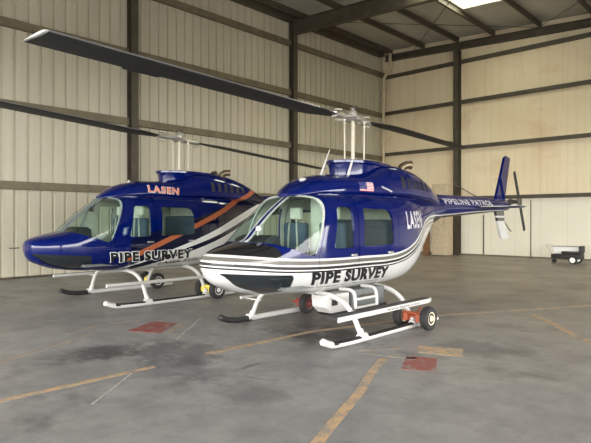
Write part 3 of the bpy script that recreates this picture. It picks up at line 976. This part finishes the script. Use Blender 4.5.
    if mo:
        for ch in list(root.children):
            if ch.name.split('.')[0] in ('mast', 'pitch_link', 'swashplate', 'rotor_hub', 'rotor_blade', 'transmission_fairing'): ch.location.y = mo
    # landing gear
    for sg in (1, -1):
        bm = bmesh.new(); pts = arc(skid_pts(sg * 0.965), 4)
        add_tube(bm, pts, [0.014] + [0.039] * (len(pts) - 2) + [0.026], 16)
        bm.faces.ensure_lookup_table()
        for f in bm.faces:
            c = f.calc_center_median()
            blk = (c.y < -1.13 and sg < 0) or (c.z > 0.058 and c.y < 0.1 and c.y > -1.66 and sg > 0)
            f.material_index = 1 if blk else 0
        sk = build('skid', bm, [M_white, M_black], root, ang=60)
        for y in (-1.09, 0.06):
            bm = bmesh.new(); add_tube(bm, [(sg * 0.96, y - 0.06, 0.06), (sg * 0.96, y + 0.06, 0.06)], 0.046, 14)
            add_tube(bm, [(sg * 0.955, y, 0.06), (sg * 0.92, y, 0.14)], 0.038, 14)
            build('skid_saddle', bm, M_white, sk)
    for y in (-1.09, 0.06):
        bm = bmesh.new(); add_tube(bm, cross_pts(y), 0.031, 14)
        build('cross_tube', bm, M_white, root)
    # interior
    bm = bmesh.new(); add_prism(bm, [(-1.9, 0.62), (0.35, 0.62), (0.35, 0.66), (-1.9, 0.66)], -0.5, 0.5, 'X')
    build('cabin_floor', bm, M_grey, root)
    bm = bmesh.new()
    add_box(bm, -0.5, 0.5, 0.30, 0.36, 0.66, 1.74, bevel=0.01)
    build('cabin_bulkhead', bm, M_int, root)
    bm = bmesh.new()
    add_box(bm, -0.13, 0.13, -0.78, -0.62, 0.66, 1.70, bevel=0.03)
    build('center_column', bm, M_int, root)
    bm = bmesh.new()
    add_prism(bm, rounded([(-1.98, 0.90), (-1.66, 0.80), (-1.58, 0.88), (-1.62, 1.20), (-1.70, 1.24), (-1.86, 1.19)], 0.03, 3), -0.40, 0.14, 'X')
    ip = build('instrument_panel', bm, M_panel, root)
    for j in range(2):
        for k in range(4):
            bm = bmesh.new()
            add_lathe(bm, [(0.035, 0.0), (0.035, 0.012), (0.028, 0.012), (0.028, 0.008)], (-0.32 + 0.12 * k, -1.607 + 0.012 * j, 1.02 + 0.10 * j), 'Y', 14)
            build('instrument_dial', bm, M_chrome, ip)
    bm = bmesh.new(); add_box(bm, -0.11, 0.11, -1.62, -1.20, 0.66, 0.88, bevel=0.02)
    build('pedestal', bm, M_panel, root)
    for x in (-0.32, 0.32):
        bm = bmesh.new(); add_tube(bm, arc([(x, -1.36, 0.66), (x, -1.42, 0.85), (x, -1.32, 0.98), (x, -1.30, 1.08)], 4), 0.014, 8)
        build('cyclic_stick', bm, M_black, root)
        bm = bmesh.new()
        add_box(bm, x - 0.21, x + 0.21, -1.26, -0.84, 0.76, 0.88, bevel=0.04); add_box(bm, x - 0.19, x + 0.19, -1.2, -0.84, 0.655, 0.77)
        st = build('pilot_seat', bm, M_seat, root)
        bm = bmesh.new(); vs0 = len(bm.verts)
        add_box(bm, x - 0.20, x + 0.20, -0.90, -0.79, 0.86, 1.38, bevel=0.04)
        build('seat_back', bm, M_seat, st)
        bm = bmesh.new(); add_box(bm, x - 0.10, x + 0.10, -0.88, -0.80, 1.42, 1.58, bevel=0.03); add_tube(bm, [(x, -0.84, 1.36), (x, -0.84, 1.45)], 0.012, 8)
        build('headrest', bm, M_seat2, st)
        bm = bmesh.new()
        for o_ in (-0.09, 0.09):
            add_tube(bm, [(x + o_, -0.905, 0.90), (x + o_ * 0.9, -0.912, 1.15), (x + o_ * 0.7, -0.905, 1.37)], 0.02, 6, flat=0.3)
        build('harness', bm, M_seat2, st)
    bm = bmesh.new(); add_box(bm, -0.50, 0.50, -0.12, 0.26, 0.66, 0.90, bevel=0.04); add_box(bm, -0.50, 0.50, 0.18, 0.295, 0.90, 1.42, bevel=0.04)
    build('rear_bench', bm, M_seat, root)
    bm = bmesh.new(); add_tube(bm, arc([(0.0, -1.48, 1.60), (0.0, -1.50, 1.56), (0.0, -1.52, 1.53)], 3), 0.012, 6); add_box(bm, -0.07, 0.07, -1.56, -1.53, 1.48, 1.56, bevel=0.01)
    build('standby_compass', bm, M_black, root)
    return root

def fin_mat():
    M = Mat('white_fin_with_bands', WHITE, 0.25, coat=0.6)
    x, y, z = M.coords()
    c = M.mix(z.lt(1.62), BLUE, WHITE)
    c = M.mix(z.lt(1.60), c, (0.03, 0.03, 0.035)); c = M.mix(z.lt(1.50), c, WHITE); c = M.mix(z.lt(1.46), c, (0.03, 0.03, 0.035))
    c = M.mix(z.lt(1.39), c, WHITE)
    M.color(c); return M.m
M_finw = fin_mat()

NEAR = make_helicopter('near', (-4.67, 6.2, 0), 1.0, (0.150, -0.9887), 4.68, 2.857, -0.022,
    'blue helicopter with white belly and grey black stripes round its nose, nearer of the two')
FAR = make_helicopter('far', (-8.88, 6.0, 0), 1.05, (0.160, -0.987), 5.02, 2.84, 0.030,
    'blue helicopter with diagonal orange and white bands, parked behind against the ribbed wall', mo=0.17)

# ---------------------------------------------------------------- near helicopter's own details
wrap_text('lettering', 'PIPE SURVEY', M_text_k, NEAR, (-1.55, 0.662), (-0.06, 0.645), body_surf, 0.05, -0.28, 0.006, 0.148, spacing=1.12, label='bold black slanted letters PIPE SURVEY')
wrap_text('lettering', 'LASEN', M_text_s, NEAR, (0.40, 1.29), (1.00, 1.305), body_surf, 0.04, -0.05, 0.006, 0.24, spacing=1.22, label='tall silver letters LASEN')
wrap_text('lettering', 'PIPELINE PATROL', M_text_s, NEAR, (2.42, 1.690), (4.50, 1.700), boom_surf, 0.03, 0.0, 0.006, 0.10, spacing=1.1, label='silver capitals PIPELINE PATROL along the boom')
# flag on the cowling
def flag_mat():
    M = Mat('flag_decal', WHITE, 0.35)
    x, y, z = M.coords()
    t = (z - 1.755) * (13 / 0.13) * 0.5
    c = M.mix(t.fract().lt(0.5), (0.72, 0.66, 0.66), (0.42, 0.03, 0.04))
    can = y.lt(-0.31) * z.gt(1.82)
    c = M.mix(can, c, (0.03, 0.04, 0.16))
    v = M.nt.nodes.new('ShaderNodeTexVoronoi'); v.inputs['Scale'].default_value = 55
    M.nt.links.new(M.vec, v.inputs['Vector'])
    st = S(M.nt, v.outputs['Distance']).lt(0.16)
    c = M.mix(st * can, c, (0.7, 0.7, 0.7))
    M.color(c); return M.m
bm = bmesh.new()
ny, nz = 10, 6; grid = []
def flag_x(y, z): return max(side_x(CW, y, z), side_x(ST, y, z) if z < 1.80 else 0)
for i in range(ny + 1):
    grid.append([bm.verts.new((side_x(CW, -0.46 + 0.29 * i / ny, 1.795 + 0.12 * j / nz) + 0.004, -0.46 + 0.29 * i / ny, 1.795 + 0.12 * j / nz)) for j in range(nz + 1)])
for i in range(ny):
    for j in range(nz): bm.faces.new((grid[i][j], grid[i + 1][j], grid[i + 1][j + 1], grid[i][j + 1]))
o = build('flag_decal', bm, flag_mat(), NEAR); o['label'] = 'small red white and blue flag decal'
bm = bmesh.new()
pts = [(side_x(CW, y, 1.87) + 0.004, y, 1.87 - 0.02 * k) for k, y in enumerate((0.02, 0.10, 0.20, 0.26))]
add_tube(bm, pts, 0.013, 6); build('intake_placard', bm, M_white, NEAR)

# antennas
def rod(name, pts, r, mat, parent, label=None):
    bm = bmesh.new(); add_tube(bm, pts, r, 10); o = build(name, bm, mat, parent)
    if label: o['label'] = label
    return o
rod('whip_antenna', [(-0.05, -0.66, 2.0), (-0.04, -0.47, 2.38)], [0.016, 0.006], M_white, NEAR)
rod('blade_antenna', [(0.22, -0.42, 1.98), (0.22, -0.27, 2.30)], [0.022, 0.010], M_white, NEAR)
bm = bmesh.new(); add_lathe(bm, [(0.004, 0.0), (0.045, 0.01), (0.05, 0.03), (0.03, 0.05), (0.004, 0.055)], (0.05, -1.12, 1.90), 'Z', 18)
build('gps_dome', bm, M_white, NEAR)
rod('pitot_tube', [(0, -2.66, 0.93), (0, -2.80, 0.93)], 0.009, M_darkmetal, FAR)
rod('whip_antenna', [(0.0, -0.9, 1.98), (0.0, -0.86, 2.02)], 0.02, M_white, FAR)
# mirror / light ball at the windshield base
bm = bmesh.new()
add_lathe(bm, [(0.004, -0.036), (0.025, -0.028), (0.036, -0.008), (0.036, 0.008), (0.025, 0.028), (0.004, 0.036)], (0.13, -1.96, 1.315), 'Z', 18)
add_tube(bm, [(0.13, -1.96, 1.30), (0.10, -1.95, 1.235)], 0.008, 8)
build('convex_mirror', bm, M_white, NEAR)

# step board on the port side, step tubes elsewhere
bm = bmesh.new()
add_prism(bm, [(0.93, -1.72), (1.09, -1.72), (1.09, 0.18), (1.05, 0.32), (0.93, 0.32)], 0.345, 0.362, 'Z', 1)
add_prism(bm, [(0.93, -1.72), (1.10, -1.72), (1.10, 0.18), (1.055, 0.32), (0.93, 0.32)], 0.362, 0.37, 'Z', 1)
add_box(bm, 1.094, 1.104, -1.72, 0.18, 0.325, 0.378, 0)
sb = build('step_board', bm, [M_white, M_black], NEAR, smooth=False); sb['label'] = 'long step board with black top and white edge'
bm = bmesh.new(); add_prism(bm, [(1.104, 0.18), (1.06, 0.33), (1.05, 0.33), (1.094, 0.18)], 0.325, 0.378, 'Z', 0)
build('step_board_end', bm, M_white, sb, smooth=False)
wrap_text('step_lettering', 'www.lasen.com', M_text_k, sb, (-0.80, 0.338), (-0.05, 0.338), lambda y, z: 1.104, 0.01, 0, 0.002, 0.028)
for y in (-1.09, 0.06):
    bm = bmesh.new(); add_box(bm, 0.80, 1.02, y - 0.03, y + 0.03, 0.325, 0.345); build('step_bracket', bm, M_white, NEAR)
# ladder from belly to the step board
bm = bmesh.new()
for y in (-0.93, -0.48):
    add_tube(bm, arc([(0.50, y, 0.56), (0.66, y, 0.56), (0.72, y, 0.52), (0.735, y, 0.44), (0.74, y, 0.335)], 4), 0.021, 10)
for z in (0.345, 0.45): add_tube(bm, [(0.738, -0.93, z), (0.738, -0.48, z)], 0.016, 10)
build('boarding_ladder', bm, M_white, NEAR)
for r_, sx in ((NEAR, -1),):
    rod('step_tube', [(-0.96, -1.28, 0.345), (-0.96, -0.2, 0.345)], 0.02, M_white, r_)
rod('step_tube', [(1.02, -1.82, 0.375), (1.02, 1.25, 0.375)], 0.026, M_white, FAR)
rod('step_tube', [(-0.98, -1.75, 0.375), (-0.98, 1.0, 0.375)], 0.026, M_white, FAR)
for sg in (1, -1):
    for y in (-1.09, 0.06):
        bm = bmesh.new(); add_box(bm, min(sg * 0.76, sg * 1.02), max(sg * 0.76, sg * 1.02), y - 0.02, y + 0.02, 0.345, 0.362); build('step_bracket', bm, M_white, FAR)
for y in (-1.15, -0.3):
    bm = bmesh.new(); add_box(bm, -0.97, -0.70, y - 0.02, y + 0.02, 0.315, 0.33)
    if y < -1: build('step_bracket', bm, M_white, NEAR)
    else: bm.free()

# survey equipment slung under the belly
bm = bmesh.new()
add_prism(bm, [(-1.22, 0.50), (-0.74, 0.50), (-0.74, 0.275), (-1.10, 0.275), (-1.20, 0.36)], 0.28, 0.50, 'X')
bmesh.ops.bevel(bm, geom=bm.edges[:], offset=0.006, segments=2, affect='EDGES')
pod = build('sensor_pod', bm, M_white, NEAR); pod['label'] = 'white angular survey sensor pod under the belly'
bm = bmesh.new(); add_box(bm, 0.497, 0.506, -1.09, -0.98, 0.365, 0.435); build('pod_window', bm, M_black, pod)
bm = bmesh.new(); add_prism(bm, [(-1.12, 0.274), (-0.70, 0.274), (-0.66, 0.235), (-1.05, 0.235)], 0.28, 0.48, 'X'); build('pod_tray', bm, M_black, pod)
bm = bmesh.new(); add_box(bm, 0.02, 0.52, -0.70, 0.02, 0.28, 0.52, bevel=0.012); gc = build('equipment_case', bm, M_grey, NEAR)
bm = bmesh.new(); add_box(bm, 0.519, 0.523, -0.55, -0.15, 0.38, 0.45); build('case_placard', bm, M_darkmetal, gc)
bm = bmesh.new(); add_box(bm, 0.0, 0.5, -0.70, 0.1, 0.245, 0.28); build('case_tray', bm, M_black, gc)

# ---------------------------------------------------------------- far helicopter's own details
for (t, m, off, lift) in (('PIPE SURVEY', M_text_w, 0.088, 0.005), ('PIPE SURVEY', M_text_k, 0.045, 0.008)):
    wrap_text('lettering', t, m, FAR, (-1.53, 0.675), (-0.04, 0.680), body_surf, off, -0.24, lift, 0.155, spacing=1.16, label='black letters PIPE SURVEY with white outline' if m is M_text_k else 'white outline of PIPE SURVEY')
for (m, off, lift) in ((M_text_w, 0.048, 0.005), (M_text_o, 0.018, 0.008)):
    wrap_text('lettering', 'LASEN', m, FAR, (-0.75, 1.815), (-0.17, 1.785), cowl_surf, off, 0.1, lift, 0.12, spacing=1.2, label='orange letters LASEN on the cowling' if m is M_text_o else 'white outline of LASEN')
wrap_text('lettering', 'LASER RESEARCH', M_text_k, FAR, (-0.62, 0.585), (0.62, 0.640), body_surf, 0.012, 0.12, 0.006, 0.055, label='small black slanted words below the white band')

# ---------------------------------------------------------------- ground handling wheels
def wheel_set(root_loc, scale, hub_mat, frame_mat, hub2, label, handle=None, both=True):
    r = empty('ground_handling_wheels', root_loc); r.scale = (scale,) * 3
    tag(r, label, 'handling wheels', 'ground handling wheels clipped to the skids')
    for x, hm in ((-0.2, hub_mat), (0.2, hub2))[(0 if both else 1):]:
        bm = bmesh.new()
        add_lathe(bm, [(0.075, -0.045), (0.12, -0.055), (0.145, -0.045), (0.152, -0.02), (0.152, 0.02), (0.145, 0.045), (0.12, 0.055), (0.075, 0.045)], (x, 0, 0.152), 'X', 32)
        w = build('wheel', bm, M_rubber, r)
        bm = bmesh.new()
        add_lathe(bm, [(0.02, -0.062), (0.03, -0.060), (0.045, -0.040), (0.082, -0.048), (0.084, 0.048), (0.045, 0.040), (0.03, 0.060), (0.02, 0.062)], (x, 0, 0.152), 'X', 24)
        build('wheel_hub', bm, hm, w)
    bm = bmesh.new()
    add_tube(bm, [(-0.2 if both else -0.1, 0, 0.152), (0.2, 0, 0.152)], 0.018, 12)
    if both: add_box(bm, -0.13, -0.06, -0.09, 0.09, 0.10, 0.20, bevel=0.01)
    add_box(bm, 0.06, 0.13, -0.09, 0.09, 0.10, 0.20, bevel=0.01)
    add_tube(bm, [(-0.14 if both else 0.0, -0.03, 0.20), (0.14, -0.03, 0.20)], 0.02, 10)
    build('axle_frame', bm, frame_mat, r)
    bm = bmesh.new(); add_tube(bm, handle or [(0.0, 0.02, 0.19), (0.0, 0.16, 0.24)], 0.014, 8); build('jack_handle', bm, frame_mat, r)
    return r
wheel_set((-4.67 + 0.985, 6.23, 0), 1.0, M_creamhub, M_orange, M_creamhub, 'orange framed pair of black wheels clipped to near skid of striped nose helicopter')
wheel_set((-4.67 - 0.985, 6.10, 0), 1.0, M_redhub, M_redhub, M_redhub, 'dark red hubbed wheel on far skid of the white bellied helicopter, beside white pod', both=False)
wheel_set((-8.88 + 1.03, 6.12, 0), 1.05, M_yellow, M_yellow, M_white, 'bright yellow wheels on near skid of banded helicopter, partly behind the striped nose', [(0.0, 0.02, 0.19), (0.74, 0.30, 0.16)])
wheel_set((-8.88 - 1.03, 6.2, 0), 1.05, M_creamhub, M_yellow, M_white, 'pale yellow hubbed wheels on the wall side skid of the banded helicopter')

# ---------------------------------------------------------------- things by the back wall
r = empty('ground_power_cart', (-5.47, 18.75, 0))
tag(r, 'low black wheeled ground power cart with pale panel by the back wall', 'cart')
bm = bmesh.new(); add_box(bm, -0.45, 0.42, -0.25, 0.25, 0.16, 0.30, bevel=0.02); add_box(bm, -0.15, 0.42, -0.22, 0.22, 0.30, 0.40, bevel=0.03)
build('chassis', bm, M_black, r)
for x, rad in ((0.22, 0.13),):
    for y in (-0.28, 0.28):
        bm = bmesh.new(); add_lathe(bm, [(0.05, -0.04), (rad - 0.01, -0.04), (rad, -0.025), (rad, 0.025), (rad - 0.01, 0.04), (0.05, 0.04)], (x, y, rad), 'Y', 24)
        w = build('wheel', bm, M_rubber, r)
        bm = bmesh.new(); add_lathe(bm, [(0.03, -0.05), (0.085, -0.045), (0.085, 0.045), (0.03, 0.05)], (x, y, rad), 'Y', 20); build('wheel_hub', bm, M_text_w, w)
bm = bmesh.new(); add_lathe(bm, [(0.02, -0.03), (0.07, -0.03), (0.07, 0.03), (0.02, 0.03)], (-0.42, 0, 0.07), 'Y', 18); add_box(bm, -0.44, -0.40, -0.04, 0.04, 0.07, 0.18)
build('front_caster', bm, M_rubber, r)
bm = bmesh.new(); add_prism(bm, [(-0.40, 0.31), (0.36, 0.40), (0.36, 0.54), (-0.48, 0.58)], -0.02, 0.0, 'Y'); build('side_panel', bm, M_text_w, r, smooth=False)
bm = bmesh.new(); add_tube(bm, [(-0.42, -0.18, 0.28), (-0.62, -0.18, 0.62), (-0.40, -0.18, 0.62)], 0.014, 8); add_tube(bm, [(-0.45, -0.18, 0.55), (0.42, -0.18, 0.57)], 0.014, 8)
build('push_handle', bm, M_chrome, r)
bm = bmesh.new(); add_box(bm, 0.37, 0.45, -0.2, 0.2, 0.36, 0.58, bevel=0.02); build('battery_box', bm, M_black, r)

r = empty('storage_cabinet', (-10.3, 19.55, 0))
tag(r, 'tall plain beige cabinet against the back wall behind the tail boom', 'cabinet')
M_cab = simple('beige_cabinet_paint', (0.52, 0.43, 0.29), 0.6)
bm = bmesh.new(); add_box(bm, -0.25, 0.40, -0.45, 0.05, 0.04, 2.80, bevel=0.01); build('carcass', bm, M_cab, r)
bm = bmesh.new(); add_box(bm, -0.22, 0.37, -0.475, -0.452, 0.08, 2.76, bevel=0.004); dd = build('cabinet_door', bm, M_cab, r)
bm = bmesh.new(); add_tube(bm, [(0.27, -0.485, 1.2), (0.27, -0.485, 1.36)], 0.01, 8); build('door_handle', bm, M_darkmetal, dd)
bm = bmesh.new(); add_box(bm, -0.23, 0.38, -0.42, 0.03, 0, 0.045); build('plinth', bm, M_darkmetal, r)
o = bpy.data.objects.new('x', None); bpy.data.objects.remove(o)
bm = bmesh.new(); add_box(bm, -11.04, -10.76, 19.30, 19.36, 0, 2.1, bevel=0.006)
tag(build('leaning_board', bm, M_wood), 'upright brown board standing beside the beige cabinet behind the fuselage', 'board')
bm = bmesh.new(); add_tube(bm, [(-9.85, 19.66, 2.78), (-9.12, 20.29, 2.24)], 0.018, 8)
tag(build('brace_rod', bm, M_steel), 'thin sloping dark rod running down from the cabinet top to the wall girt', 'rod')
# downpipe in the corner
bm = bmesh.new()
pp = arc([(XL + 0.30, YB - 0.38, 0.0), (XL + 0.30, YB - 0.38, 4.0), (XL + 0.30, YB - 0.38, 7.35), (XL + 0.33, YB - 0.40, 7.6), (XL + 0.62, YB - 0.42, 8.0), (XL + 0.66, YB - 0.42, 8.15), (XL + 0.66, YB - 0.42, 8.66)], 5)
add_tube(bm, pp, 0.062, 14)
dp = build('downpipe', bm, M_pipe)
tag(dp, 'cream drain pipe running up the hangar corner, bent near the roof', 'pipe')
bm = bmesh.new()
for z in (1.2, 3.2, 5.2, 7.1): add_box(bm, XL + 0.20, XL + 0.40, YB - 0.46, YB - 0.40 + 0.09, z, z + 0.03)
build('pipe_clamp', bm, M_pipe, dp)
